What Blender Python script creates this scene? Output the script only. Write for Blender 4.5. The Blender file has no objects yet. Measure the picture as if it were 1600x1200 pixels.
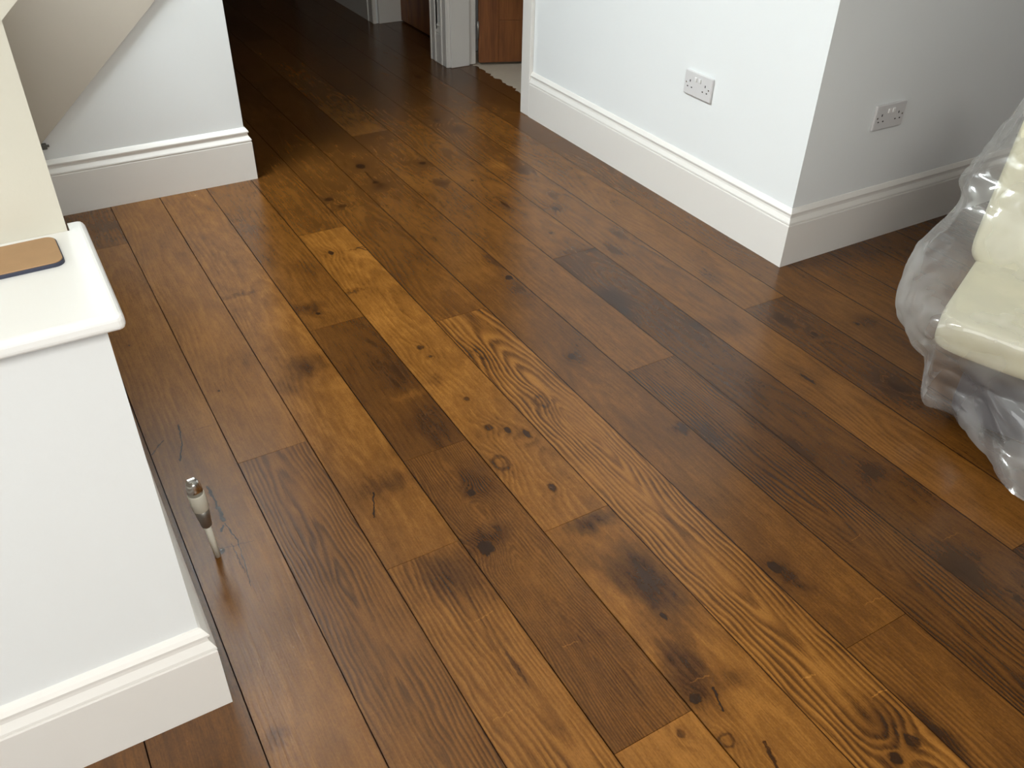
import bpy, bmesh, math, random
from mathutils import Vector, Matrix, noise as mnoise

S = bpy.context.scene
C = S.collection
random.seed(7)

# ------------------------------------------------------------------ camera
cam_d = bpy.data.cameras.new('camera')
cam = bpy.data.objects.new('camera', cam_d)
C.objects.link(cam)
R = Matrix(((0.86177, -0.50688, 0.02062), (0.28835, 0.52287, 0.80216), (-0.41738, -0.68533, 0.59675)))
cam.matrix_world = Matrix.Translation((0, 0, 1.46)) @ R.transposed().to_4x4()
cam_d.sensor_width = 36.0
cam_d.lens = 30.547
cam_d.clip_start = 0.05
S.camera = cam

# ------------------------------------------------------------------ world, daylight, exposure
S.view_settings.view_transform = 'Standard'
S.view_settings.look = 'None'
S.view_settings.exposure = 0.0
S.view_settings.gamma = 1.0
S.view_settings.use_curve_mapping = False
W = bpy.data.worlds.new('world')
S.world = W
W.use_nodes = True
W.node_tree.nodes['Background'].inputs[0].default_value = (0.75, 0.86, 1.0, 1)
W.node_tree.nodes['Background'].inputs[1].default_value = 1.0

def area(name, loc, rot, sx, sy, power, col):
    d = bpy.data.lights.new(name, 'AREA')
    d.shape = 'RECTANGLE'; d.size = sx; d.size_y = sy
    d.energy = power; d.color = col
    o = bpy.data.objects.new(name, d); C.objects.link(o)
    o.location = loc; o.rotation_euler = rot
    return o

# daylight: roof window over the stairs, roof light behind the camera, tall window in the left wall, plus a fill lamp in the side room
SKY = (0.90, 0.97, 1.0)
DAY = (1.0, 0.97, 0.90)
area('stair_roof_window', (-.28, 2.92, 2.66), (0, 0, 0), .60, .88, 122, SKY)
area('room_roof_light', (0, -1.2, 2.66), (0, 0, 0), 1.6, 1.4, 98, DAY)
area('left_window', (-2.52, -0.2, 1.35), (0, math.radians(-90), 0), 1.9, 2.2, 28, DAY)
area('side_room_fill', (4.4, 3.3, 1.5), (0, math.radians(90), 0), 1.2, 1.4, 4, SKY)  # added to brighten the room past the doorway; no window opening here

# ------------------------------------------------------------------ node helpers
def mat(name):
    m = bpy.data.materials.new(name); m.use_nodes = True
    return m, m.node_tree, m.node_tree.nodes['Principled BSDF']

def nmath(nt, op, a, b=None, c=None, clamp=False):
    n = nt.nodes.new('ShaderNodeMath'); n.operation = op; n.use_clamp = clamp
    for i, v in enumerate((a, b, c)):
        if v is None: continue
        if isinstance(v, (int, float)): n.inputs[i].default_value = v
        else: nt.links.new(v, n.inputs[i])
    return n.outputs[0]

def nmap(nt, v, a, b, c, d, smooth=True):
    n = nt.nodes.new('ShaderNodeMapRange')
    n.interpolation_type = 'SMOOTHSTEP' if smooth else 'LINEAR'
    for i, x in enumerate((a, b, c, d)): n.inputs[i + 1].default_value = x
    nt.links.new(v, n.inputs[0])
    return n.outputs[0]

def ncomb(nt, x, y, z):
    n = nt.nodes.new('ShaderNodeCombineXYZ')
    for i, v in enumerate((x, y, z)):
        if isinstance(v, (int, float)): n.inputs[i].default_value = v
        else: nt.links.new(v, n.inputs[i])
    return n.outputs[0]

def nnoise(nt, vec, scale=1.0, detail=2.0, rough=0.5):
    n = nt.nodes.new('ShaderNodeTexNoise')
    n.inputs['Scale'].default_value = scale; n.inputs['Detail'].default_value = detail
    n.inputs['Roughness'].default_value = rough
    if vec is not None: nt.links.new(vec, n.inputs['Vector'])
    return n.outputs[0]

def plain(name, col, rough=0.5, metal=0.0, bump=0.0, bscale=200.0, var=0.0, vscale=6.0, spec=0.5):
    m, nt, b = mat(name)
    b.inputs['Base Color'].default_value = (*col, 1)
    b.inputs['Roughness'].default_value = rough
    b.inputs['Metallic'].default_value = metal
    b.inputs['Specular IOR Level'].default_value = spec
    g = nt.nodes.new('ShaderNodeNewGeometry')
    if var:
        nz = nnoise(nt, g.outputs['Position'], vscale, 3)
        mx = nt.nodes.new('ShaderNodeMix'); mx.data_type = 'RGBA'
        mx.inputs[6].default_value = (*[c * (1 - var) for c in col], 1)
        mx.inputs[7].default_value = (*[min(1, c * (1 + var)) for c in col], 1)
        nt.links.new(nz, mx.inputs[0]); nt.links.new(mx.outputs[2], b.inputs['Base Color'])
    if bump:
        nz = nnoise(nt, g.outputs['Position'], bscale, 2)
        bp = nt.nodes.new('ShaderNodeBump'); bp.inputs['Strength'].default_value = bump
        bp.inputs['Distance'].default_value = 0.001
        nt.links.new(nz, bp.inputs['Height']); nt.links.new(bp.outputs[0], b.inputs['Normal'])
    return m

M_WALL = plain('wall_paint', (0.80, 0.82, 0.82), 0.75, bump=0.15, bscale=160, var=0.012, vscale=3)
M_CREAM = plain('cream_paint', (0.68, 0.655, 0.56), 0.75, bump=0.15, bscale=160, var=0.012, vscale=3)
M_SOFFIT = plain('soffit_shade_beige', (0.50, 0.45, 0.38), 0.8, bump=0.1, bscale=160, var=0.012, vscale=3)  # even beige that carries the shade of the stair soffit
M_TRIM = plain('white_gloss_wood', (0.78, 0.755, 0.715), 0.38, bump=0.04, bscale=60)
M_SILL = plain('white_satin_board', (0.90, 0.90, 0.88), 0.35, bump=0.03, bscale=60)
M_SOCKET = plain('white_socket_plastic', (0.66, 0.65, 0.65), 0.35)
M_SWITCH = plain('socket_switch_plastic', (0.78, 0.77, 0.76), 0.3)
M_DARK = plain('dark_opening', (0.015, 0.014, 0.014), 0.8)
M_CHROME = plain('chrome', (0.62, 0.60, 0.57), 0.16, metal=1.0)
M_GREYM = plain('grey_brass_nut', (0.30, 0.28, 0.25), 0.38, metal=0.85)
M_WPLAST = plain('ivory_plastic', (0.62, 0.59, 0.50), 0.4)
M_LEATHER = plain('tan_leather', (0.42, 0.25, 0.12), 0.5, bump=0.1, bscale=500, var=0.08, vscale=40)
M_NAVY = plain('navy_edge', (0.035, 0.04, 0.07), 0.5)
M_CARPET = plain('beige_carpet', (0.52, 0.44, 0.34), 0.95, bump=0.5, bscale=300, var=0.08, vscale=60)
M_SUB = plain('subfloor_board', (0.03, 0.016, 0.008), 1.0, spec=0.0)
M_SOFA = plain('cream_upholstery', (0.62, 0.58, 0.41), 0.55, bump=0.1, bscale=300, var=0.03)
M_SOFABASE = plain('dark_grey_base', (0.035, 0.033, 0.045), 0.8, bump=0.2, bscale=400)  # plain dark grey for the block below the seat
M_CLIP = plain('grey_clip', (0.12, 0.12, 0.11), 0.6)

# ------------------------------------------------------------------ mesh helpers
def link(name, me, m, parent=None, smooth=False):
    o = bpy.data.objects.new(name, me); C.objects.link(o)
    if m is not None and not me.materials: me.materials.append(m)
    if parent is not None: o.parent = parent
    if smooth:
        for p in me.polygons: p.use_smooth = True
    return o

def from_bm(name, bm, m, parent=None, smooth=False):
    me = bpy.data.meshes.new(name)
    bmesh.ops.recalc_face_normals(bm, faces=bm.faces)
    bm.to_mesh(me); bm.free()
    return link(name, me, m, parent, smooth)

def bbox_bm(x0, x1, y0, y1, z0, z1, bev=0.0, seg=2, bm=None):
    own = bm is None
    if own: bm = bmesh.new()
    r = bmesh.ops.create_cube(bm, size=1.0)
    bmesh.ops.scale(bm, vec=(x1 - x0, y1 - y0, z1 - z0), verts=r['verts'])
    bmesh.ops.translate(bm, vec=((x0 + x1) / 2, (y0 + y1) / 2, (z0 + z1) / 2), verts=r['verts'])
    if bev:
        es = list({e for v in r['verts'] for e in v.link_edges})
        bmesh.ops.bevel(bm, geom=es, offset=bev, segments=seg, profile=0.5, affect='EDGES')
    return bm

def box(name, x0, x1, y0, y1, z0, z1, m, parent=None, bev=0.0, seg=2, smooth=False):
    return from_bm(name, bbox_bm(x0, x1, y0, y1, z0, z1, bev, seg), m, parent, smooth)

def extrude_poly(name, pts, axis, a0, a1, m, parent=None):
    """pts: 2D outline in the two other axes (in x,y,z order)."""
    def v3(p, a):
        return {0: (a, p[0], p[1]), 1: (p[0], a, p[1]), 2: (p[0], p[1], a)}[axis]
    n = len(pts)
    vs = [v3(p, a0) for p in pts] + [v3(p, a1) for p in pts]
    fs = [tuple(range(n)), tuple(range(2 * n - 1, n - 1, -1))] + [(i, (i + 1) % n, n + (i + 1) % n, n + i) for i in range(n)]
    bm = bmesh.new()
    bv = [bm.verts.new(v) for v in vs]
    for f in fs: bm.faces.new([bv[i] for i in f])
    return from_bm(name, bm, m, parent)

def tag(o, label, cat=None, group=None, kind=None):
    o['label'] = label
    if cat: o['category'] = cat
    if group: o['group'] = group
    if kind: o['kind'] = kind
    return o

def struct(o, label):
    o['kind'] = 'structure'; o['label'] = label
    return o

def empty(name, loc=(0, 0, 0)):
    o = bpy.data.objects.new(name, None); C.objects.link(o); o.location = loc
    return o

def lathe(name, prof, m, parent=None, n=24, loc=(0, 0, 0)):
    bm = bmesh.new(); rings = []
    for r, z in prof:
        rings.append([bm.verts.new((loc[0] + r * math.cos(2 * math.pi * k / n), loc[1] + r * math.sin(2 * math.pi * k / n), loc[2] + z)) for k in range(n)])
    for a, b in zip(rings, rings[1:]):
        for k in range(n): bm.faces.new((a[k], a[(k + 1) % n], b[(k + 1) % n], b[k]))
    bm.faces.new(rings[0][::-1]); bm.faces.new(rings[-1])
    o = from_bm(name, bm, m, parent, True)
    return o

# moulded skirting profile: (projection from wall, height)
PROF = [(0, 0), (0.019, 0), (0.019, 0.1525), (0.0175, 0.1555), (0.0155, 0.1565), (0.0155, 0.159), (0.0195, 0.1605), (0.0185, 0.165),
        (0.0145, 0.172), (0.0105, 0.179), (0.0095, 0.1855), (0.0095, 0.189), (0.0135, 0.1915), (0.0135, 0.196), (0.0085, 0.203), (0.0035, 0.209), (0, 0.210)]

def skirting(name, p, q, nrm, m0, m1, parent=None, prof=PROF):
    """run p->q along a wall, nrm = outward normal; m0/m1: mitre slope at each end (+1 external, 0 square)."""
    p = Vector(p); q = Vector(q); nrm = Vector(nrm); d = (q - p).normalized()
    vs = []
    for t, z in prof: vs.append(((p + nrm * t - d * t * m0).to_tuple() + (z,)))
    for t, z in prof: vs.append(((q + nrm * t + d * t * m1).to_tuple() + (z,)))
    n = len(prof)
    bm = bmesh.new(); bv = [bm.verts.new(v) for v in vs]
    for i in range(n): bm.faces.new((bv[i], bv[(i + 1) % n], bv[n + (i + 1) % n], bv[n + i]))
    bm.faces.new(bv[:n]); bm.faces.new(bv[n:][::-1])
    return from_bm(name, bm, M_TRIM, parent)

# knots, stains (x, y, half length, half width, strength, kind) and fine checks or scratches in the boards
MARKS = [
    (0.239, 3.23, 0.05, 0.06, 0.22, 'S'), (0.417, 2.152, 0.05, 0.05, 0.25, 'S'), (0.128, 2.386, 0.004, 0.003, 0.6, 'K'), (0.296, 2.04, 0.004, 0.003, 0.6, 'K'),
    (0.491, 2.518, 0.012, 0.05, 0.35, 'S'), (0.554, 2.033, 0.05, 0.05, 0.5, 'S'), (0.464, 1.967, 0.04, 0.05, 0.3, 'S'), (0.657, 2.334, 0.03, 0.04, 0.45, 'S'),
    (0.676, 2.289, 0.008, 0.008, 0.5, 'K'), (0.765, 1.878, 0.07, 0.05, 0.25, 'S'), (0.753, 1.621, 0.09, 0.07, 0.3, 'S'), (0.747, 1.767, 0.015, 0.05, -0.3, 'S'),
    (0.875, 1.965, 0.014, 0.012, 0.6, 'K'), (0.881, 1.908, 0.008, 0.008, 0.5, 'K'), (0.846, 1.797, 0.02, 0.02, 0.3, 'S'), (0.879, 1.678, 0.012, 0.01, 0.55, 'K'),
    (0.869, 1.541, 0.016, 0.013, 0.6, 'K'), (0.908, 1.508, 0.014, 0.01, 0.6, 'K'), (0.944, 1.47, 0.022, 0.01, 0.65, 'K'), (0.829, 1.405, 0.03, 0.022, 0.45, 'R'),
    (0.893, 1.266, 0.016, 0.012, 0.7, 'K'), (0.714, 1.345, 0.013, 0.011, 0.6, 'K'), (0.737, 1.379, 0.05, 0.05, 0.3, 'S'), (1.014, 1.85, 0.03, 0.012, 0.3, 'R'),
    (1.053, 1.568, 0.03, 0.016, 0.35, 'R'), (1.244, 1.709, 0.014, 0.012, 0.5, 'K'), (1.25, 1.694, 0.03, 0.03, 0.2, 'S'), (0.507, 1.482, 0.06, 0.06, 0.3, 'S'),
    (0.57, 1.472, 0.03, 0.06, 0.3, 'S'), (0.942, 1.12, 0.03, 0.05, 0.55, 'S'), (0.88, 1.13, 0.025, 0.06, 0.45, 'S'), (0.658, 1.172, 0.024, 0.02, 0.65, 'K'),
    (0.679, 1.202, 0.025, 0.05, 0.4, 'S'), (0.548, 1.169, 0.07, 0.07, 0.55, 'S'), (0.581, 1.099, 0.07, 0.06, 0.4, 'S'), (0.557, 0.871, 0.055, 0.005, 0.5, 'K'),
    (0.919, 0.966, 0.07, 0.05, 0.6, 'S'), (0.914, 0.875, 0.07, 0.05, 0.65, 'S'), (0.887, 0.826, 0.012, 0.006, 0.6, 'K'), (0.825, 1.049, 0.04, 0.04, 0.3, 'S'),
    (0.849, 0.972, 0.06, 0.03, 0.25, 'S'), (0.842, 0.684, 0.06, 0.045, 0.65, 'S'), (0.818, 0.643, 0.012, 0.014, 0.75, 'K'), (0.855, 0.759, 0.06, 0.03, 0.4, 'S'),
    (0.916, 0.638, 0.02, 0.025, 0.35, 'S'), (1.186, 0.811, 0.02, 0.014, 0.75, 'K'), (1.2, 0.762, 0.04, 0.015, 0.45, 'S'), (1.314, 1.288, 0.02, 0.02, 0.5, 'S'),
    (1.354, 1.245, 0.05, 0.03, 0.35, 'S'), (1.109, 0.378, 0.018, 0.013, 0.8, 'K'), (1.055, 0.37, 0.014, 0.013, 0.8, 'K'), (1.09, 0.441, 0.045, 0.04, 0.55, 'S'),
    (1.158, 0.371, 0.012, 0.01, 0.6, 'K'), (1.164, 0.387, 0.06, 0.015, 0.4, 'S'), (1.161, 0.315, 0.06, 0.015, 0.3, 'S'), (0.812, 0.549, 0.015, 0.014, 0.5, 'R'),
    (0.748, 0.599, 0.011, 0.009, 0.6, 'K'), (1.581, 0.488, 0.01, 0.006, 0.6, 'K'), (0.103, 0.963, 0.018, 0.02, 0.45, 'S'), (1.24, 3.307, 0.03, 0.022, 0.75, 'K'),
    (1.231, 3.126, 0.012, 0.016, 0.6, 'K'), (1.232, 3.076, 0.03, 0.04, 0.35, 'S'), (1.004, 3.061, 0.018, 0.02, 0.55, 'K'), (1.031, 2.981, 0.012, 0.02, 0.35, 'K'),
    (1.485, 3.217, 0.018, 0.017, 0.6, 'K'), (1.468, 3.002, 0.03, 0.03, 0.4, 'S'), (1.587, 2.96, 0.008, 0.006, 0.7, 'K'), (1.592, 2.697, 0.04, 0.008, 0.6, 'K'),
    (1.746, 2.576, 0.018, 0.014, 0.65, 'K'), (1.805, 2.691, 0.04, 0.02, 0.3, 'S'), (1.764, 3.048, 0.05, 0.03, -0.35, 'S'), (1.833, 2.95, 0.04, 0.03, 0.4, 'S'),
    (0.856, 2.646, 0.016, 0.012, 0.75, 'K'), (0.947, 2.635, 0.006, 0.03, 0.45, 'S'), (0.826, 2.363, 0.012, 0.035, 0.45, 'S'), (0.868, 2.51, 0.03, 0.02, -0.15, 'S'),
    (1.316, 2.199, 0.016, 0.015, 0.85, 'K'), (1.328, 2.329, 0.05, 0.02, 0.4, 'S'), (1.309, 2.116, 0.05, 0.03, 0.35, 'S'), (1.77, 3.65, 0.02, 0.02, 0.5, 'K'),
    (1.804, 3.492, 0.03, 0.03, 0.35, 'S'), (1.972, 4.282, 0.03, 0.02, 0.5, 'K'), (1.746, 2.196, 0.05, 0.02, 0.45, 'S'), (1.841, 2.292, 0.04, 0.02, 0.35, 'S'),
    (1.532, 1.84, 0.026, 0.018, 0.75, 'K'), (1.552, 1.928, 0.05, 0.035, 0.5, 'S'), (1.673, 2.235, 0.014, 0.03, 0.4, 'S'), (1.599, 2.247, 0.03, 0.06, 0.35, 'S'),
    (1.619, 2.41, 0.008, 0.006, 0.6, 'K'), (1.922, 1.876, 0.04, 0.03, 0.25, 'S'), (1.95, 1.543, 0.045, 0.014, 0.5, 'S'), (1.972, 1.447, 0.014, 0.01, 0.5, 'K'),
    (1.771, 1.611, 0.05, 0.05, 0.3, 'S'), (1.679, 1.661, 0.012, 0.008, 0.5, 'K'), (1.778, 1.288, 0.035, 0.007, 0.55, 'K'), (2.137, 1.424, 0.007, 0.006, 0.6, 'K'),
    (2.181, 1.409, 0.04, 0.03, 0.25, 'S'), (1.972, 1.135, 0.03, 0.015, 0.4, 'K'), (1.516, 1.197, 0.05, 0.02, 0.35, 'S'), (1.521, 1.087, 0.07, 0.02, 0.35, 'S'),
    (1.624, 0.921, 0.03, 0.04, 0.3, 'S'), (1.56, 0.62, 0.06, 0.05, 0.35, 'S'), (1.539, 0.572, 0.05, 0.03, 0.3, 'S'), (0.14, 1.452, 0.012, 0.009, 0.95, 'K'),
    (0.187, 1.567, 0.05, 0.03, 0.2, 'S'), (0.152, 1.846, 0.09, 0.035, 0.18, 'S'), (1.678, 0.832, 0.05, 0.04, 0.2, 'S'), (0.744, 2.577, 0.06, 0.06, 0.15, 'S'),
    (1.631, 3.951, 0.06, 0.05, 0.2, 'S'), (0.857, 2.19, 0.06, 0.05, -0.12, 'S'), (1.226, 1.946, 0.08, 0.05, -0.12, 'S'),
]
CRACKS = [
    (0.169, 1.676, 0.172, 1.631, 0.0028, 0.75),
    (0.172, 1.631, 0.173, 1.591, 0.0022, 0.70),
    (0.173, 1.591, 0.172, 1.545, 0.0040, 0.80),
    (0.167, 1.526, 0.160, 1.514, 0.0030, 0.80),
    (0.173, 1.532, 0.182, 1.463, 0.0012, 0.60),
    (0.182, 1.463, 0.170, 1.325, 0.0010, 0.50),
    (0.168, 1.463, 0.169, 1.366, 0.0010, 0.45),
    (0.166, 1.943, 0.157, 1.872, 0.0015, 0.60),
    (0.157, 1.872, 0.135, 1.800, 0.0016, 0.60),
    (0.079, 1.856, 0.117, 1.900, 0.0013, 0.45),
    (0.509, 1.460, 0.477, 1.385, 0.0018, 0.50),
    (0.949, 2.640, 0.985, 2.593, 0.0016, 0.55),
    (0.949, 2.640, 0.996, 2.636, 0.0014, 0.50),
    (1.235, 3.248, 1.232, 3.133, 0.0020, 0.60),
    (0.864, 0.644, 0.846, 0.599, 0.0020, 0.50),
    (0.870, 0.510, 0.855, 0.462, 0.0030, 0.45),
    (1.278, 0.640, 1.340, 0.634, 0.0012, -0.30),
    (1.027, 0.572, 1.056, 0.569, 0.0012, -0.35),
    (1.117, 0.479, 1.152, 0.475, 0.0014, -0.45),
    (0.664, 0.867, 0.696, 0.861, 0.0014, -0.35),
    (0.835, 0.675, 0.875, 0.670, 0.0016, -0.40),
    (1.399, 0.781, 1.432, 0.786, 0.0014, -0.30),
    (1.581, 0.679, 1.634, 0.676, 0.0012, -0.30),
    (0.539, 1.007, 0.584, 1.013, 0.0010, -0.30),
    (0.462, 0.795, 0.502, 0.795, 0.0010, -0.25),
    (0.149, 1.458, 0.214, 1.448, 0.0009, 0.25),
    (0.194, 1.904, 0.239, 1.900, 0.0009, 0.30),
]

# ------------------------------------------------------------------ the oak floor
ROW_W = 0.18
X_A = 0.2567
def row_x(r): return X_A + ROW_W * r

Y0 = -0.6
JOINTS = {-2: [2.3], -1: [3.05], 0: [1.72], 1: [1.2235], 2: [0.628, 1.527, 2.206], 3: [1.1505, 2.819], 4: [2.07], 5: [0.58],
          6: [1.5666, 3.641], 7: [2.239], 8: [0.581], 9: [1.6625], 10: [3.164]}
DEF = dict(tone=0.47, gs=0.06, freq=95, v0=0.0, z0=0.05, tilt=0.02, mot=0.23)
PL = {  # (row, index along the row from the camera side); left tones lifted for sheen
    (-1, 0): dict(tone=.60, gs=.07, v0=.03), (0, 0): dict(tone=.55, gs=.24, freq=95, v0=.0, z0=-.05, tilt=.05), (0, 1): dict(tone=.59, gs=.07, v0=.04),
    (1, 0): dict(tone=.63, gs=.26, freq=90, v0=.02, z0=-.09, tilt=.085), (1, 1): dict(tone=.57, gs=.08, mot=.4),
    (2, 0): dict(tone=.66, gs=.08), (2, 1): dict(tone=.46, gs=.16, freq=170, v0=0, z0=-.03, tilt=.04), (2, 2): dict(tone=.37, gs=.07), (2, 3): dict(tone=.47, gs=.06, v0=-.05),
    (3, 0): dict(tone=.58, gs=.08, mot=.42), (3, 1): dict(tone=.58, gs=.10, mot=.36, v0=.06), (3, 2): dict(tone=.43, gs=.07),
    (4, 0): dict(tone=.62, gs=.36, freq=92, v0=.01, z0=-.10, tilt=.075, mot=.2), (4, 1): dict(tone=.43, gs=.09, freq=100, v0=.02),
    (5, 0): dict(tone=.45, gs=.14, v0=.05), (5, 1): dict(tone=.42, gs=.05, v0=-.05, mot=.26),
    (6, 0): dict(tone=.38, gs=.24, freq=100, v0=-.02, z0=-.08, tilt=.06), (6, 1): dict(tone=.46, gs=.06, v0=.03), (6, 2): dict(tone=.55, gs=.06),
    (7, 0): dict(tone=.32, gs=.09, v0=.03), (7, 1): dict(tone=.50, gs=.08), (8, 0): dict(tone=.29, gs=.10), (8, 1): dict(tone=.49, gs=.10, v0=.04),
    (9, 0): dict(tone=.35, gs=.09), (9, 1): dict(tone=.52, gs=.08), (10, 0): dict(tone=.44, gs=.07), (10, 1): dict(tone=.44, gs=.07),
}

def make_groups():
    g = bpy.data.node_groups.new('wood_mark', 'ShaderNodeTree')
    g.interface.new_socket('Pos', in_out='INPUT', socket_type='NodeSocketVector')
    g.interface.new_socket('Centre', in_out='INPUT', socket_type='NodeSocketVector')
    g.interface.new_socket('Inverse', in_out='INPUT', socket_type='NodeSocketVector')
    for s in ('Core', 'Soft', 'Halo', 'Ring'):
        g.interface.new_socket(s, in_out='OUTPUT', socket_type='NodeSocketFloat')
    gi = g.nodes.new('NodeGroupInput'); go = g.nodes.new('NodeGroupOutput')
    s = g.nodes.new('ShaderNodeVectorMath'); s.operation = 'SUBTRACT'
    g.links.new(gi.outputs[0], s.inputs[0]); g.links.new(gi.outputs[1], s.inputs[1])
    m = g.nodes.new('ShaderNodeVectorMath'); m.operation = 'MULTIPLY'
    g.links.new(s.outputs[0], m.inputs[0]); g.links.new(gi.outputs[2], m.inputs[1])
    l = g.nodes.new('ShaderNodeVectorMath'); l.operation = 'LENGTH'
    g.links.new(m.outputs[0], l.inputs[0]); r = l.outputs['Value']
    g.links.new(nmap(g, r, 0.55, 1.1, 1, 0), go.inputs[0])
    g.links.new(nmap(g, r, 0.0, 1.9, 1, 0), go.inputs[1])
    e = nmath(g, 'POWER', 2.718, nmath(g, 'MULTIPLY', nmath(g, 'MULTIPLY', r, r), -0.16))
    g.links.new(e, go.inputs[2])
    g.links.new(nmath(g, 'MULTIPLY', nmap(g, r, 0.45, 0.85, 0, 1), nmap(g, r, 0.85, 1.25, 1, 0)), go.inputs[3])
    return g
G_MARK = make_groups()

RAMP = [(0.0, (0.017, 0.0065, 0.0022)), (0.2, (0.033, 0.0120, 0.0028)), (0.4, (0.088, 0.033, 0.0055)), (0.55, (0.150, 0.059, 0.0100)),
        (0.72, (0.245, 0.103, 0.0190)), (1.0, (0.40, 0.19, 0.045))]

def wood(name, xc, seed, p, marks, cracks, half):
    m, nt, b = mat(name)
    L = nt.links.new
    geo = nt.nodes.new('ShaderNodeNewGeometry')
    sp = nt.nodes.new('ShaderNodeSeparateXYZ'); L(geo.outputs['Position'], sp.inputs[0])
    x, u = sp.outputs[0], sp.outputs[1]
    v = nmath(nt, 'SUBTRACT', x, xc)
    mul = lambda a, k: nmath(nt, 'MULTIPLY', a, k)
    add = lambda a, k: nmath(nt, 'ADD', a, k)
    ctr = lambda a: nmath(nt, 'SUBTRACT', a, 0.5)
    low = ctr(nnoise(nt, ncomb(nt, mul(v, 7), mul(u, 1.9), seed), 1, 3, .55))
    low2 = ctr(nnoise(nt, ncomb(nt, mul(v, 2), mul(u, 1.3), seed + 9.3), 1, 2))
    mot = ctr(nnoise(nt, ncomb(nt, mul(v, 34), mul(u, 13), seed + 3.1), 1, 6, .66))
    big = ctr(nnoise(nt, ncomb(nt, mul(v, 7), mul(u, 3.2), seed + 5.7), 1, 3, .5))
    fine = ctr(nnoise(nt, ncomb(nt, mul(v, 330), mul(u, 9), seed), 1, 2))
    pore = nmap(nt, nnoise(nt, ncomb(nt, mul(v, 520), mul(u, 38), seed + 1), 1, 1), .60, .72, 0, 1)
    speck = ctr(nnoise(nt, ncomb(nt, mul(v, 300), mul(u, 190), seed), 1, 2, .6))
    # position pushed about by noise, so that knots and stains get ragged outlines
    wx = add(x, mul(ctr(nnoise(nt, ncomb(nt, mul(v, 42), mul(u, 24), seed + 2), 1, 3, .6)), .05))
    wy = add(u, mul(ctr(nnoise(nt, ncomb(nt, mul(v, 42), mul(u, 24), seed + 6), 1, 3, .6)), .07))
    wpos = ncomb(nt, wx, wy, 0)
    cx = add(x, mul(ctr(nnoise(nt, ncomb(nt, mul(v, 90), mul(u, 60), seed + 2), 1, 2)), .010))
    cy = add(u, mul(ctr(nnoise(nt, ncomb(nt, mul(v, 90), mul(u, 60), seed + 6), 1, 2)), .014))
    cpos = ncomb(nt, cx, cy, 0)
    dark = None; bulge = None
    acc = lambda s, t: t if s is None else add(s, t)
    for (mx, my, su, sv, st, k) in marks:
        gn = nt.nodes.new('ShaderNodeGroup'); gn.node_tree = G_MARK
        L(wpos if k == 'S' else cpos, gn.inputs[0])
        gn.inputs[1].default_value = (mx, my, 0); gn.inputs[2].default_value = (1 / sv, 1 / su, 0)
        if k == 'S':
            dark = acc(dark, mul(gn.outputs['Soft'], st * .42))
        else:
            dark = acc(dark, mul(gn.outputs['Core' if k == 'K' else 'Ring'], st * .42))
            dark = acc(dark, mul(gn.outputs['Halo'], .07))
            bulge = acc(bulge, mul(gn.outputs['Halo'], 1.4 * sv))
    for (ax, ay, bx, by, w, st) in cracks:
        # distance to a segment
        dx, dy = bx - ax, by - ay; L2 = dx * dx + dy * dy
        px = nmath(nt, 'SUBTRACT', cx, ax); py = nmath(nt, 'SUBTRACT', cy, ay)
        h = nmath(nt, 'ADD', mul(px, dx / L2), mul(py, dy / L2), clamp=True)
        ex = nmath(nt, 'SUBTRACT', px, mul(h, dx)); ey = nmath(nt, 'SUBTRACT', py, mul(h, dy))
        dd = nmath(nt, 'SQRT', add(mul(ex, ex), mul(ey, ey)))
        dark = acc(dark, mul(nmap(nt, dd, w * .5, w * 1.5, 1, 0), st * (.75 if st > 0 else .42)))
    vv = add(nmath(nt, 'SUBTRACT', v, p['v0']), mul(low, .075))
    zz = add(add(mul(u, p['tilt']), p['z0']), mul(low2, .11))
    d = nmath(nt, 'SQRT', add(mul(vv, vv), mul(zz, zz)))
    if bulge is not None: d = add(d, bulge)
    ph = add(mul(d, p['freq']), add(mul(mot, .30), mul(fine, .22)))
    fr = nmath(nt, 'FRACT', ph)
    ring = nmath(nt, 'MULTIPLY', nmap(nt, fr, .10, .66, 0, 1), nmap(nt, fr, .70, 1.0, 1, 0))
    fibre = nnoise(nt, ncomb(nt, mul(v, 140), mul(u, 7), seed + 12), 1, 3, .6)
    ring = mul(ring, nmap(nt, fibre, .25, .65, .35, 1))
    ring = mul(ring, nmap(nt, nnoise(nt, ncomb(nt, mul(v, 9), mul(u, 3.5), seed + 8), 1, 2), .3, .62, .3, 1))
    val = add(add(mul(mot, p['mot']), p['tone']), mul(big, .26))
    val = add(val, add(mul(fine, .17), mul(speck, .17)))
    val = add(val, mul(ctr(fibre), .09))
    val = nmath(nt, 'SUBTRACT', val, mul(ring, p['gs']))
    val = nmath(nt, 'SUBTRACT', val, mul(pore, .07))
    if dark is not None: val = nmath(nt, 'SUBTRACT', val, dark)
    # grime worked into the long edges
    av = nmath(nt, 'ABSOLUTE', v)
    ed = add(av, mul(ctr(nnoise(nt, ncomb(nt, mul(v, 60), mul(u, 45), seed + 4), 1, 3, .7)), .004))
    val = nmath(nt, 'SUBTRACT', val, add(mul(nmap(nt, ed, half - .0035, half - .0004, 0, 1), .20), mul(nmap(nt, av, half - .0010, half - .0004, 0, 1), .35)))
    val = nmath(nt, 'MAXIMUM', val, add(mul(speck, .35), add(mul(fine, .25), .05)))
    rp = nt.nodes.new('ShaderNodeValToRGB'); cr = rp.color_ramp
    cr.elements[0].position = 0; cr.elements[0].color = (*RAMP[0][1], 1)
    cr.elements[1].position = 1; cr.elements[1].color = (*RAMP[-1][1], 1)
    for ps, cl in RAMP[1:-1]:
        e = cr.elements.new(ps); e.color = (*cl, 1)
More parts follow.
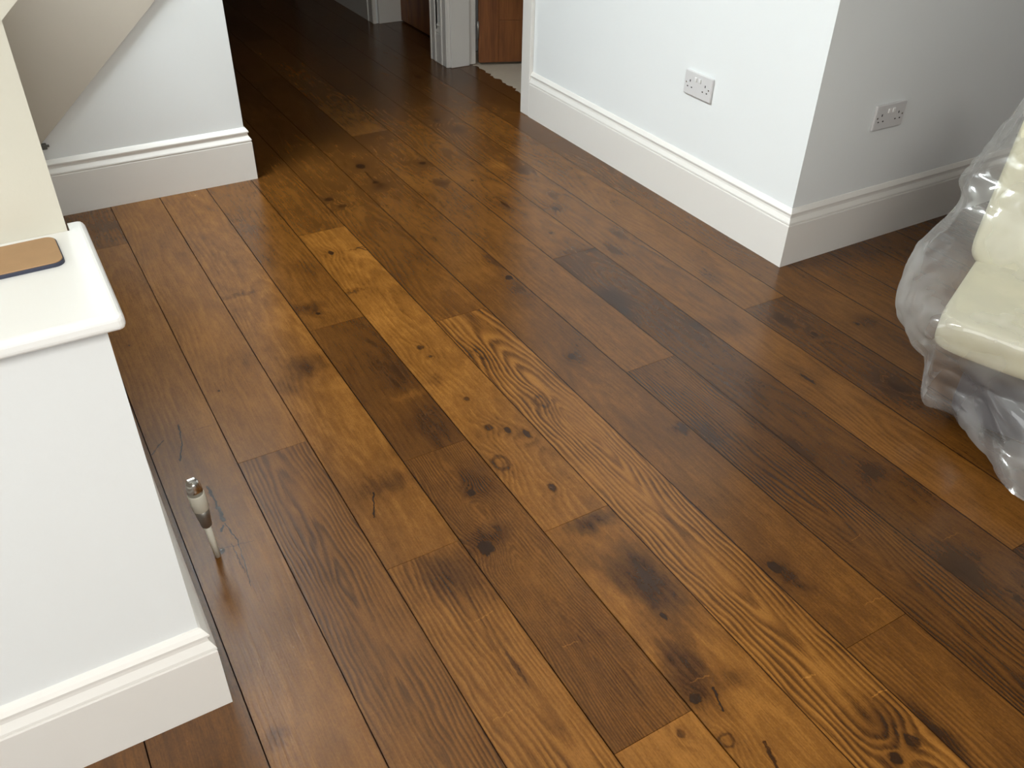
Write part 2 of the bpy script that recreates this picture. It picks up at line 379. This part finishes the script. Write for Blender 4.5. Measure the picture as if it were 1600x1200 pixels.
    L(val, rp.inputs[0]); L(rp.outputs[0], b.inputs['Base Color'])
    # the sawn, unsealed sides of a board are matt and dirty; only its face is oiled
    sn = nt.nodes.new('ShaderNodeSeparateXYZ'); L(geo.outputs['True Normal'], sn.inputs[0])
    flat = nmap(nt, sn.outputs[2], .85, .97, 0, 1)
    L(nmath(nt, 'MAXIMUM', add(mul(mot, .10), p.get('rough', .25)), nmath(nt, 'SUBTRACT', 1, flat)), b.inputs['Roughness'])
    L(nmath(nt, 'MULTIPLY', flat, .47), b.inputs['Specular IOR Level'])
    bp = nt.nodes.new('ShaderNodeBump'); bp.inputs['Strength'].default_value = .25; bp.inputs['Distance'].default_value = .0006
    L(add(mul(fine, .6), add(mul(ring, -.35), mul(mot, .25))), bp.inputs['Height']); L(bp.outputs[0], b.inputs['Normal'])
    return m

def plank_mesh(x0, x1, y0, y1, gl, gr, rng, ragged=0.0):
    """board with slightly uneven long edges and eased arrises; top at z = 0"""
    n = max(4, min(9, int((y1 - y0) / 0.3)))
    if ragged: n = 40
    prof = []
    for i in range(n + 1):
        y = y0 + (y1 - y0) * i / n
        a = x0 + gl * (.5 + .9 * rng.random()); c = x1 - gr * (.5 + .9 * rng.random())
        if ragged: c = x1 - ragged * rng.random() ** 2
        prof.append((a, c, y))
    bv = .0003
    vs = []
    for a, c, y in prof:
        vs += [(a, y, -.018), (a, y, -bv), (a + bv, y, 0), (c - bv, y, 0), (c, y, -bv), (c, y, -.018)]
    fs = []
    for i in range(n):
        q, w = 6 * i, 6 * i + 6
        for k in range(5): fs.append((q + k, w + k, w + k + 1, q + k + 1))
    fs.append(tuple(range(5, -1, -1))); k = 6 * n; fs.append(tuple(range(k, k + 6)))
    bm = bmesh.new(); bb = [bm.verts.new(v) for v in vs]
    for f in fs: bm.faces.new([bb[i] for i in f])
    me = bpy.data.meshes.new('plank')
    bmesh.ops.recalc_face_normals(bm, faces=bm.faces); bm.to_mesh(me); bm.free()
    return me

floor = struct(box('floor', -2.6, 4.6, -3.0, 7.1, -.05, -.0185, M_SUB), 'dark stained wide oak plank floor with knots and open joints')

def add_plank(r, i, ya, yb, x0=None, x1=None, ragged=0.0, gap=None):
    rng = random.Random(r * 100 + i + 5)
    a = row_x(r) if x0 is None else x0; c = row_x(r + 1) if x1 is None else x1
    p = dict(DEF)
    p['tone'] = .46 + .07 * (rng.random() - .5); p['v0'] = .08 * (rng.random() - .5)
    p.update(PL.get((r, i), {}))
    mk = [k for k in MARKS if a - .05 < k[0] < c + .05 and ya - .08 < k[1] < yb + .08]
    mk = [k for k in mk if a <= k[0] < c and ya <= k[1] < yb]
    ck = [k for k in CRACKS if a <= (k[0] + k[2]) / 2 < c and ya <= (k[1] + k[3]) / 2 < yb]
    gl = gap if gap is not None else (.0009 if r <= 3 else .0004)
    gr = gap if gap is not None else (.0009 if r <= 2 else .0004)
    me = plank_mesh(a, c, ya + .0005, yb - .0005, gl, gr, rng, ragged)
    m = wood('oak_plank', (a + c) / 2, 13.7 * r + 5.3 * i + 100, p, mk, ck, (c - a) / 2)
    link('plank', me, m, floor)

for r in range(-6, 23):
    xl, xr = row_x(r), row_x(r + 1)
    if xr < .83: yend = 3.41
    elif xl < 2.2: yend = 6.9
    else: yend = 1.85
    js = JOINTS.get(r)
    if js is None:
        rr = random.Random(r + 50); js = [0.3 + 1.3 * rr.random(), 2.2 + rr.random()]
    extra = [4.6 + .35 * ((r * 7) % 5)] if yend > 6 else []
    ys = [Y0] + [j for j in js + extra if Y0 + .2 < j < yend - .2] + [yend]
    for i, (ya, yb) in enumerate(zip(ys, ys[1:])): add_plank(r, i, ya, yb)
add_plank(11, 7, 3.57, 4.345, 2.2367, 2.345, ragged=.028)
add_plank(11, 8, 4.545, 5.37, 2.2367, 2.42)

# ------------------------------------------------------------------ walls
XW = 2.2006      # hall-side wall on the right
YW = 1.832       # wall facing the camera to the right of the corner
YP = 3.402       # back wall left of the hall
H = 2.6
struct(box('wall_right', XW, 2.345, YW, 3.572, 0, H, M_WALL), 'white wall running back beside the planks')
struct(box('wall_right_return', 2.345, 4.5, YW, 1.97, 0, H, M_WALL), 'greyish white wall behind the covered sofa')
struct(box('wall_right_outer', 4.5, 4.6, -2.9, 6.9, 0, H, plain('outer_wall_darkener', (0.12, 0.09, 0.07), 0.8)), 'far right wall out of view')  # unseen wall, coloured dark to keep its reflection off the floor
struct(box('wall_back', -2.5, .8065, YP, 3.53, 0, H, M_WALL), 'white wall left of the dark hall')
struct(box('wall_hall_left', .70, .8065, 3.53, 6.9, 0, H, plain('hall_side_darkener', (0.07, 0.04, 0.02), 0.6)), 'left wall of the dark hall')  # unseen face, coloured dark to keep the hall dim
struct(box('wall_hall_end', .70, 4.6, 6.9, 7.0, 0, H, plain('hall_end_darkener', (0.06, 0.03, 0.015), 0.6)), 'dark unseen end of the hall')  # out of view; dark colour added so less light bounces in the hall
struct(box('wall_left', -2.6, -2.5, -2.9, YP, 0, .25, M_WALL), 'wall below the tall left window')
struct(box('wall_front', -2.6, 4.6, -3.0, -2.9, 0, H, M_WALL), 'wall behind the camera')
struct(box('wall_hall_pier', XW, 2.345, 4.352, 4.545, 0, H, M_WALL), 'narrow white wall between the two doorways')
struct(box('wall_hall_right', XW, 2.345, 5.365, 6.9, 0, H, M_WALL), 'hall wall past the second door')
struct(box('wall_hall_lintel', XW, 2.345, 3.572, 4.352, 2.03, H, M_WALL), 'wall above the first doorway')
struct(box('wall_second_lintel', XW, 2.345, 4.545, 5.365, 2.03, H, M_WALL), 'wall above the second doorway')
# block of wall at left: cream upper wall set back behind a lower boxed wall
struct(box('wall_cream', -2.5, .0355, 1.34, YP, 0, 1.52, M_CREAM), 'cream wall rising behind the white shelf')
struct(box('wall_boxing', -2.5, .038, 1.089, 1.34, 0, .832, M_WALL), 'low white boxed wall under the shelf')
# ceiling with two roof light openings
for nm, a in {'ceiling': (-2.6, 4.6, 3.37, 7.0), 'ceiling_left': (-2.6, -.82, -3.0, 3.37), 'ceiling_right': (.82, 4.6, -3.0, 3.37), 'ceiling_front': (-.82, .82, -3.0, -1.92),
              'ceiling_middle': (-.82, .82, -.48, 2.43), 'ceiling_stair_left': (-.82, -.58, 2.43, 3.37), 'ceiling_stair_right': (.06, .82, 2.43, 3.37)}.items():
    struct(box(nm, *a, H, H + .1, M_WALL), 'white ceiling around the roof lights')
# window frame members on the left
struct(box('window_1', -2.56, -2.5, -1.35, -1.25, .25, 2.45, M_TRIM), 'white frame of the tall left window')
struct(box('wall_left_front', -2.6, -2.5, -2.9, -1.35, .25, H, M_WALL), 'wall left of the tall window')
struct(box('wall_left_back', -2.6, -2.5, .95, YP, .25, H, M_WALL), 'wall right of the tall window')
struct(box('wall_left_head', -2.6, -2.5, -1.35, .95, 2.35, H, M_WALL), 'wall above the tall window')

# raking beige band in place of a shaded soffit, flattened to let light past
def zs(x, y): return 1.159 + .89 * (x - .0355) - .4536 * (y - 1.34)
sp_ = [(.036, zs(.036, YP)), (.64, zs(.64, YP)), (.64, zs(.64, YP) + .60), (.036, zs(.036, YP) + .60)]
struct(extrude_poly('trim_raking_band', sp_, 1, 3.388, 3.4015, M_SOFFIT), 'flat beige raking band for a stair soffit against the white back wall')
# cream edge of the stair slab, in the plane of the cream wall
ep = [(.0345, zs(.0345, 1.34)), (.12, zs(.12, 1.34)), (.12, 1.40), (.0345, 1.40)]
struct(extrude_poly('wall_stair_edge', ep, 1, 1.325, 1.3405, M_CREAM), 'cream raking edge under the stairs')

# ------------------------------------------------------------------ skirting boards
sk = lambda n, *a, l='': struct(skirting(n, *a), l)
sk('baseboard_right', (XW, 3.4955), (XW, YW), (-1, 0), 0, 1, l='tall white moulded skirting along the right wall')
sk('baseboard_right_return', (XW, YW), (4.5, YW), (0, -1), 1, 0, l='tall moulded skirting behind the covered sofa')
sk('baseboard_back', (.0355, YP), (.8065, YP), (0, -1), 0, 1, l='tall white moulded skirting under the back wall')
sk('baseboard_hall_left', (.8065, YP), (.8065, 6.9), (1, 0), 1, 0, l='skirting turning into the dark hall')
sk('baseboard_left', (-2.5, 1.089), (.038, 1.089), (0, -1), 0, 1, l='tall white moulded skirting on the low boxed wall')
sk('baseboard_left_return', (.038, 1.089), (.038, YP - .02), (1, 0), 1, 0, l='skirting returning along the side of the boxed wall')
sk('baseboard_hall_pier', (XW, 4.48), (XW, 4.415), (-1, 0), 0, 0, l='short skirting between the two doorways')
sk('baseboard_hall_right', (XW, 6.9), (XW, 5.452), (-1, 0), 0, 0, l='skirting at the far end of the hall')

# ------------------------------------------------------------------ door linings and architraves
def architrave(name, ya, yb, outer, label):
    """flat board on the hall wall with a raised bead along its outer edge (outer = +1: bead at yb)"""
    t = .019
    y_b = (yb - .016, yb) if outer > 0 else (ya, ya + .016)
    o = empty(name, (XW, (ya + yb) / 2, 0)); struct(o, label)
    def prt(nm, *a, **k):
        ob = box(nm, *a, M_TRIM, **k); ob.parent = o; ob.matrix_parent_inverse = Matrix.Translation(-o.location); return ob
    prt('board', XW - t, XW, ya, yb, 0, 2.08, bev=.002)
    prt('bead', XW - t - .006, XW - .002, y_b[0], y_b[1], .0, 2.08, bev=.005, seg=3)
    inn = (ya + .004, ya + .018) if outer > 0 else (yb - .018, yb - .004)
    prt('inner_bead', XW - t - .004, XW - .002, inn[0], inn[1], .0, 2.08, bev=.0035, seg=3)
    return o
# the near one keeps its outer bead above the skirting only
o = empty('trim_1', (XW, 3.53, 0)); struct(o, 'white architrave ending the right wall at the first doorway')
for nm, a in (('board', (XW - .0192, XW, 3.4955, 3.572, 0, 2.08)), ('bead', (XW - .012, XW, 3.4975, 3.511, .212, 2.08))):
    ob = box(nm, *a, M_TRIM, bev=.003, seg=2); ob.parent = o; ob.matrix_parent_inverse = Matrix.Translation(-o.location)
architrave('trim_2', 4.345, 4.418, 1, 'white architrave on the far side of the first doorway')
architrave('trim_3', 4.48, 4.552, -1, 'white architrave on the near side of the second doorway')
architrave('trim_4', 5.358, 5.452, 1, 'dim white architrave on the far side of the second doorway')
struct(box('trim_5', XW - .004, 2.36, 3.565, 3.590, 0, 2.03, M_TRIM, bev=.003), 'near door lining of the first doorway')
struct(box('trim_6', XW - .002, 2.312, 4.330, 4.352, 0, 2.03, M_TRIM, bev=.004, seg=3), 'far door lining of the first doorway')
struct(box('trim_9', 2.316, 2.358, 4.346, 4.372, 0, 2.03, M_TRIM, bev=.003), 'door stop of the first doorway')
struct(box('trim_7', XW + .012, 2.40, 4.545, 4.565, 0, 2.03, M_TRIM, bev=.003), 'near door lining of the second doorway')
struct(box('trim_8', XW + .012, 2.40, 5.345, 5.365, 0, 2.03, M_TRIM, bev=.003), 'far door lining of the second doorway')

def door_wood(name, axis, k):
    m, nt, b = mat(name)
    geo = nt.nodes.new('ShaderNodeTexCoord')
    sp = nt.nodes.new('ShaderNodeSeparateXYZ'); nt.links.new(geo.outputs['Object'], sp.inputs[0])
    a, z = sp.outputs[axis], sp.outputs[2]
    n1 = nnoise(nt, ncomb(nt, nmath(nt, 'MULTIPLY', a, 22), nmath(nt, 'MULTIPLY', z, 2.5), k), 1, 4, .6)
    n2 = nnoise(nt, ncomb(nt, nmath(nt, 'MULTIPLY', a, 160), nmath(nt, 'MULTIPLY', z, 5), k), 1, 2)
    t = nmath(nt, 'ADD', nmath(nt, 'MULTIPLY', n1, .7), nmath(nt, 'MULTIPLY', n2, .3))
    rp = nt.nodes.new('ShaderNodeValToRGB')
    rp.color_ramp.elements[0].position = .3; rp.color_ramp.elements[0].color = (.12, .035, .010, 1)
    rp.color_ramp.elements[1].position = .72; rp.color_ramp.elements[1].color = (.34, .125, .035, 1)
    nt.links.new(t, rp.inputs[0]); nt.links.new(rp.outputs[0], b.inputs['Base Color'])
    b.inputs['Roughness'].default_value = .45
    return m
M_DOOR = door_wood('red_brown_door_oak', 0, 3.0)
M_DOOR2 = door_wood('dark_door_oak', 1, 8.0)

def door_leaf(name, width, m, label, axis):
    """panelled leaf; local x (or y) along the width from the hinge, foot at z = 0"""
    o = empty(name); struct(o, label)
    def b(nm, a0, a1, z0, z1, t0, t1, bev=.003):
        if axis == 0: return box(nm, a0, a1, t0, t1, z0, z1, m, o, bev=bev)
        return box(nm, t0, t1, a0, a1, z0, z1, m, o, bev=bev)
    b('stile', 0, .11, 0, 1.98, 0, .04); b('stile', width - .11, width, 0, 1.98, 0, .04)
    b('bottom_rail', .11, width - .11, 0, .22, .001, .039); b('middle_rail', .11, width - .11, .85, 1.03, .001, .039); b('top_rail', .11, width - .11, 1.87, 1.98, .001, .039)
    b('panel', .11, width - .11, .22, .85, .004, .036); b('panel', .11, width - .11, 1.03, 1.87, .004, .036)
    return o
d1 = door_leaf('door_1', .74, M_DOOR, 'red brown wooden door standing open into the side room', 0)
d1.location = (2.362, 4.318, .012); d1.rotation_euler = (0, 0, math.radians(-21))
for z in (.13, 1.7):
    h = lathe('hinge', [(.006, 0), (.006, .09)], M_GREYM, d1, 10, (-.004, .0, z))
d2 = door_leaf('door_2', .775, M_DOOR2, 'dark brown wooden door closed at the side of the hall', 1)
d2.location = (2.362, 4.567, .008)
# carpeted side room
struct(box('floor_side_room', 2.322, 4.5, 2.0, 4.56, -.0184, -.003, M_CARPET), 'pale beige carpet beyond the first doorway')
struct(box('wall_side_room', 2.42, 4.5, 4.56, 4.62, 0, H, M_WALL), 'wall of the side room beyond the door')

# ------------------------------------------------------------------ shelf board on the low wall
t = empty('shelf_board', (.0, 1.2, .832))
tag(t, 'glossy white rounded shelf board capping the low boxed wall', 'shelf')
out_ = [(-2.49, 1.062), (.062, 1.062), (.062, 1.366), (.0385, 1.366), (.0385, 1.3395), (-2.49, 1.3395)]
bm = bmesh.new()
lo = [bm.verts.new((x, y, .8325)) for x, y in out_]; hi = [bm.verts.new((x, y, .858)) for x, y in out_]
bm.faces.new(lo[::-1]); bm.faces.new(hi)
for k in range(6): bm.faces.new((lo[k], lo[(k + 1) % 6], hi[(k + 1) % 6], hi[k]))
es = [e for e in bm.edges if all(abs(v.co.y - 1.062) < 1e-5 for v in e.verts) or all(abs(v.co.x - .062) < 1e-5 for v in e.verts)]
bmesh.ops.bevel(bm, geom=es, offset=.009, segments=4, profile=.5, affect='EDGES')
ob = from_bm('board', bm, M_SILL, t); ob.matrix_parent_inverse = Matrix.Translation(-t.location)

# tan leather pad on the shelf
t = empty('leather_pad', (-.06, 1.273, .8582)); tag(t, 'tan leather pad with navy edge lying on the white shelf', 'leather case')
def rrect(name, w, d, r, z0, z1, m, parent, bev):
    bm = bmesh.new(); vs = []
    for cx, cy, a0 in ((w / 2 - r, d / 2 - r, 0), (-w / 2 + r, d / 2 - r, 90), (-w / 2 + r, -d / 2 + r, 180), (w / 2 - r, -d / 2 + r, 270)):
        for k in range(7):
            a = math.radians(a0 + 15 * k); vs.append(bm.verts.new((cx + r * math.cos(a), cy + r * math.sin(a), z0)))
    f = bm.faces.new(vs); e = bmesh.ops.extrude_face_region(bm, geom=[f])
    top = [v for v in e['geom'] if isinstance(v, bmesh.types.BMVert)]
    bmesh.ops.translate(bm, vec=(0, 0, z1 - z0), verts=top)
    bm.normal_update()
    es = [ed for ed in bm.edges if all(abs(v.co.z - z1) < 1e-6 for v in ed.verts)]
    bmesh.ops.bevel(bm, geom=es, offset=bev, segments=2, affect='EDGES', profile=.5)
    return from_bm(name, bm, m, parent)
rrect('body', .155, .088, .014, 0, .0055, M_NAVY, t, .001)
rrect('top_cover', .152, .085, .0135, .0055, .0072, M_LEATHER, t, .0008)
t.rotation_euler = (0, 0, math.radians(1.5))

# ------------------------------------------------------------------ double sockets
def socket(name, loc, rz, label):
    """local: plate in xz plane, front towards -y, width along x"""
    o = empty(name, loc); o.rotation_euler = (0, 0, rz)
    tag(o, label, 'socket', 'double wall sockets')
    pl_ = box('faceplate', -.073, .073, -.0105, 0, -.043, .043, M_SOCKET, o, bev=.004, seg=3)
    for sx in (-1, 1):
        cx = sx * .041
        box('earth_slot', cx - .002, cx + .002, -.0110, -.0102, .004, .012, M_DARK, o)
        for s2 in (-1, 1):
            px = cx + s2 * .0111
            box('pin_slot', px - .0032, px + .0032, -.0110, -.0102, -.0155, -.0115, M_DARK, o)
        sw = box('switch', sx * .011 - .0055, sx * .011 + .0055, -.0145, -.0100, .012, .027, M_SWITCH, o, bev=.0015)
        s = lathe('screw', [(.0032, 0), (.0032, .0008), (.0020, .0012)], M_CHROME, o, 12)
        s.rotation_euler = (math.radians(90), 0, 0); s.location = (sx * .0603, -.0103, 0)
    return o
socket('double_socket', (XW - .0003, 2.366, .468), math.radians(-90), 'white double socket on the bright wall running beside the planks')
socket('double_socket', (2.563, YW - .0003, .470), 0, 'double socket on the shaded grey wall behind the covered sofa')

# ------------------------------------------------------------------ capped radiator pipe
t = empty('radiator_pipe', (.1315, 1.443, 0)); tag(t, 'white pipe with chrome capped valve standing up from the floor', 'pipe')
t.rotation_euler = (math.radians(1.0), math.radians(-3.2), 0)
lathe('pipe', [(.0068, -.015), (.0068, .105)], M_WPLAST, t)
lathe('nut', [(.0080, .098), (.0115, .102), (.0122, .118), (.0128, .120), (.0145, .134), (.0150, .152)], M_GREYM, t, 10)
lathe('collar', [(.0150, .1515), (.0172, .154), (.0172, .196), (.0158, .199)], M_WPLAST, t)
cp = lathe('cap', [(.0158, .198), (.0155, .218), (.0130, .228), (.0112, .232)], M_CHROME, t)
bm = bbox_bm(-.0085, .0085, -.0035, .0035, .226, .239, .0015)
from_bm('cap_lug', bm, M_CHROME, cp)

# small grey clip on the back wall beside the cream edge
t = empty('wall_clip', (.098, YP, .262)); tag(t, 'small dark grey clip on the back wall beside the cream edge', 'clip')
box('body', -.012, .010, -.010, 0, -.012, .010, M_CLIP, t, bev=.003)
box('tab', .006, .018, -.006, 0, -.006, .003, M_CLIP, t, bev=.002)

# ------------------------------------------------------------------ sofa under plastic
E1 = Vector((.387, -.922, 0)); E2 = Vector((.922, .387, 0))
t = empty('sofa', (1.815, .985, 0)); tag(t, 'cream sofa with dark base wrapped in clear plastic beside the right wall', 'sofa')
t.rotation_euler = (0, 0, math.atan2(E1.y, E1.x))     # local x along the front (to the right), local y into the depth
def cush(name, dims, bev, m, loc=(0, 0, 0), rx=0.0, puff=.0):
    x0, x1, y0, y1, z0, z1 = dims
    bm = bbox_bm(x0, x1, y0, y1, z0, z1)
    bmesh.ops.subdivide_edges(bm, edges=bm.edges[:], cuts=7, use_grid_fill=True)
    cx, cy, cz = (x0 + x1) / 2, (y0 + y1) / 2, (z0 + z1) / 2
    hx, hy, hz = (x1 - x0) / 2, (y1 - y0) / 2, (z1 - z0) / 2
    for v in bm.verts:
        d = Vector(((v.co.x - cx), (v.co.y - cy), (v.co.z - cz)))
        q = Vector((max(-hx + bev, min(hx - bev, d.x)), max(-hy + bev, min(hy - bev, d.y)), max(-hz + bev, min(hz - bev, d.z))))
        e = d - q
        if e.length > 1e-6: d = q + e.normalized() * bev
        f = (1 - (d.x / hx) ** 2) * (1 - (d.y / hy) ** 2)
        d.z += puff * max(0, f) * (1 if d.z > 0 else 0)
        v.co = Vector((cx, cy, cz)) + d
    o = from_bm(name, bm, m, t, True)
    o.location = loc; o.rotation_euler = (rx, 0, 0)
    md = o.modifiers.new('sub', 'SUBSURF'); md.levels = 1; md.render_levels = 2
    return o
cush('seat_cushion', (-.02, 1.3, -.005, .52, .255, .375), .035, M_SOFA, puff=.012)
cush('base', (.07, 1.27, .06, .66, .05, .255), .02, M_SOFABASE)
cush('back_cushion', (-.045, 1.29, 0, .16, 0, .50), .06, M_SOFA, (0, .315, .345), math.radians(-22), 0)
for fx in (.16, 1.15):
    for fy in (.20, .56):
        lathe('foot', [(.018, 0), (.022, .05)], M_DARK, t, 12, (fx, fy, 0))

# clear plastic sheet
def plastic():
    m, nt, b = mat('clear_plastic')
    out = nt.nodes['Material Output']
    tr = nt.nodes.new('ShaderNodeBsdfTransparent'); tr.inputs[0].default_value = (.97, .97, .97, 1)
    gl = nt.nodes.new('ShaderNodeBsdfGlossy'); gl.inputs['Roughness'].default_value = .09
    df = nt.nodes.new('ShaderNodeBsdfDiffuse'); df.inputs[0].default_value = (.75, .74, .72, 1)
    tl = nt.nodes.new('ShaderNodeBsdfTranslucent'); tl.inputs[0].default_value = (.75, .74, .72, 1)
    geo = nt.nodes.new('ShaderNodeNewGeometry')
    nz = nnoise(nt, geo.outputs['Position'], 14, 2, .5)
    bp = nt.nodes.new('ShaderNodeBump'); bp.inputs['Strength'].default_value = .2; bp.inputs['Distance'].default_value = .01
    nt.links.new(nz, bp.inputs['Height'])
    for s in (gl, df, tl): nt.links.new(bp.outputs[0], s.inputs['Normal'])
    mx0 = nt.nodes.new('ShaderNodeMixShader'); mx0.inputs[0].default_value = .5
    nt.links.new(df.outputs[0], mx0.inputs[1]); nt.links.new(tl.outputs[0], mx0.inputs[2])
    mx1 = nt.nodes.new('ShaderNodeMixShader')
    nt.links.new(nmap(nt, nnoise(nt, geo.outputs['Position'], 6, 2, .5), .3, .7, .20, .44), mx1.inputs[0])
    nt.links.new(tr.outputs[0], mx1.inputs[1]); nt.links.new(mx0.outputs[0], mx1.inputs[2])
    mx2 = nt.nodes.new('ShaderNodeMixShader'); mx2.inputs[0].default_value = .09
    nt.links.new(mx1.outputs[0], mx2.inputs[1]); nt.links.new(gl.outputs[0], mx2.inputs[2])
    nt.links.new(mx2.outputs[0], out.inputs[0])
    return m
M_PLASTIC = plastic()
COLS = [
    [(2.338, 1.283, 0.73), (2.293, 1.291, 0.64), (2.204, 1.292, 0.53), (2.17, 1.259, 0.47), (2.047, 1.261, 0.36), (1.942, 1.2, 0.26), (1.909, 1.136, 0.22), (1.895, 1.05, 0.2), (1.88, 1.019, 0.12), (1.9, 1.009, 0.06)],
    [(2.274, 1.173, 0.74), (2.215, 1.165, 0.645), (2.173, 1.166, 0.54), (2.113, 1.154, 0.45), (1.983, 1.103, 0.395), (1.799, 1.004, 0.37), (1.809, 0.994, 0.27), (1.845, 0.993, 0.22), (1.884, 0.97, 0.14), (1.927, 0.939, 0.05)],
    [(2.229, 1.045, 0.74), (2.214, 1.027, 0.645), (2.185, 1.031, 0.54), (2.122, 1.032, 0.43), (2.007, 1.026, 0.39), (1.816, 0.92, 0.385), (1.856, 0.937, 0.26), (1.882, 0.91, 0.21), (1.904, 0.867, 0.13), (1.87, 0.793, 0.05)],
    [(2.24, 0.907, 0.74), (2.20, 0.905, 0.645), (2.16, 0.901, 0.54), (2.13, 0.916, 0.43), (2.008, 0.92, 0.39), (1.855, 0.815, 0.385), (1.891, 0.784, 0.25), (1.876, 0.754, 0.2), (1.86, 0.71, 0.12), (1.804, 0.644, 0.05)],
]
COLS = [[Vector(p) for p in c] for c in COLS]
for k in (1, 2, 3):
    for r_ in (5, 6): COLS[k][r_] = COLS[k][r_] - E2 * .013 - (E1 * .015 if k == 1 else E1 * 0)
COLS.append([p + E1 * .35 for p in COLS[3]])
COLS.append([p + E1 * .75 for p in COLS[3]])
back = [Vector((p.x + .22, p.y + .10, max(.03, p.z - .10))) for p in COLS[0]]
COLS.insert(0, back)
for c in COLS:           # over the top of the back and down behind it
    c.insert(0, c[0] + E2 * .14 + Vector((0, 0, .05)))
    c.insert(0, c[0] + E2 * .12 + Vector((0, 0, -.30)))
def cr(p0, p1, p2, p3, t):
    return .5 * ((2 * p1) + (p2 - p0) * t + (2 * p0 - 5 * p1 + 4 * p2 - p3) * t * t + (3 * p1 - p0 - 3 * p2 + p3) * t ** 3)
def sample(seq, s):
    n = len(seq) - 1; i = min(n - 1, int(s)); f = s - i
    g = lambda k: seq[max(0, min(n, k))]
    return cr(g(i - 1), g(i), g(i + 1), g(i + 2), f)
NC, NR = 96, 150
rows_c = [[sample(c, (len(c) - 1) * j / NR) for j in range(NR + 1)] for c in COLS]
grid = [[sample([rc[j] for rc in rows_c], (len(COLS) - 1) * i / NC) for j in range(NR + 1)] for i in range(NC + 1)]
bm = bmesh.new(); vg = []
for i in range(NC + 1):
    colv = []
    for j in range(NR + 1):
        p = grid[i][j]
        a = grid[min(NC, i + 1)][j] - grid[max(0, i - 1)][j]; b_ = grid[i][min(NR, j + 1)] - grid[i][max(0, j - 1)]
        n = a.cross(b_); n = n.normalized() if n.length > 1e-9 else Vector((0, 0, 1))
        q = Vector((p.dot(E1) * 3.0, p.dot(E2) * 8.0, p.z * 9.0))
        w = (1 - abs(mnoise.noise(q + n * .0)) * 1.6) ** 3
        w2 = (1 - abs(mnoise.noise(q * 2.1 + Vector((5, 3, 1)))) * 1.6) ** 3
        amp = .003 if .36 < p.z < .5 else .011
        pp = p + n * (amp * .8 * (w - .3) + amp * .5 * (w2 - .3))
        pp.z = max(pp.z, .004)
        colv.append(bm.verts.new(pp))
    vg.append(colv)
for i in range(NC):
    for j in range(NR): bm.faces.new((vg[i][j], vg[i + 1][j], vg[i + 1][j + 1], vg[i][j + 1]))
ps = from_bm('plastic_sheet', bm, M_PLASTIC, None, True)
tag(ps, 'crumpled clear plastic sheet draped over the cream sofa', 'plastic sheet')
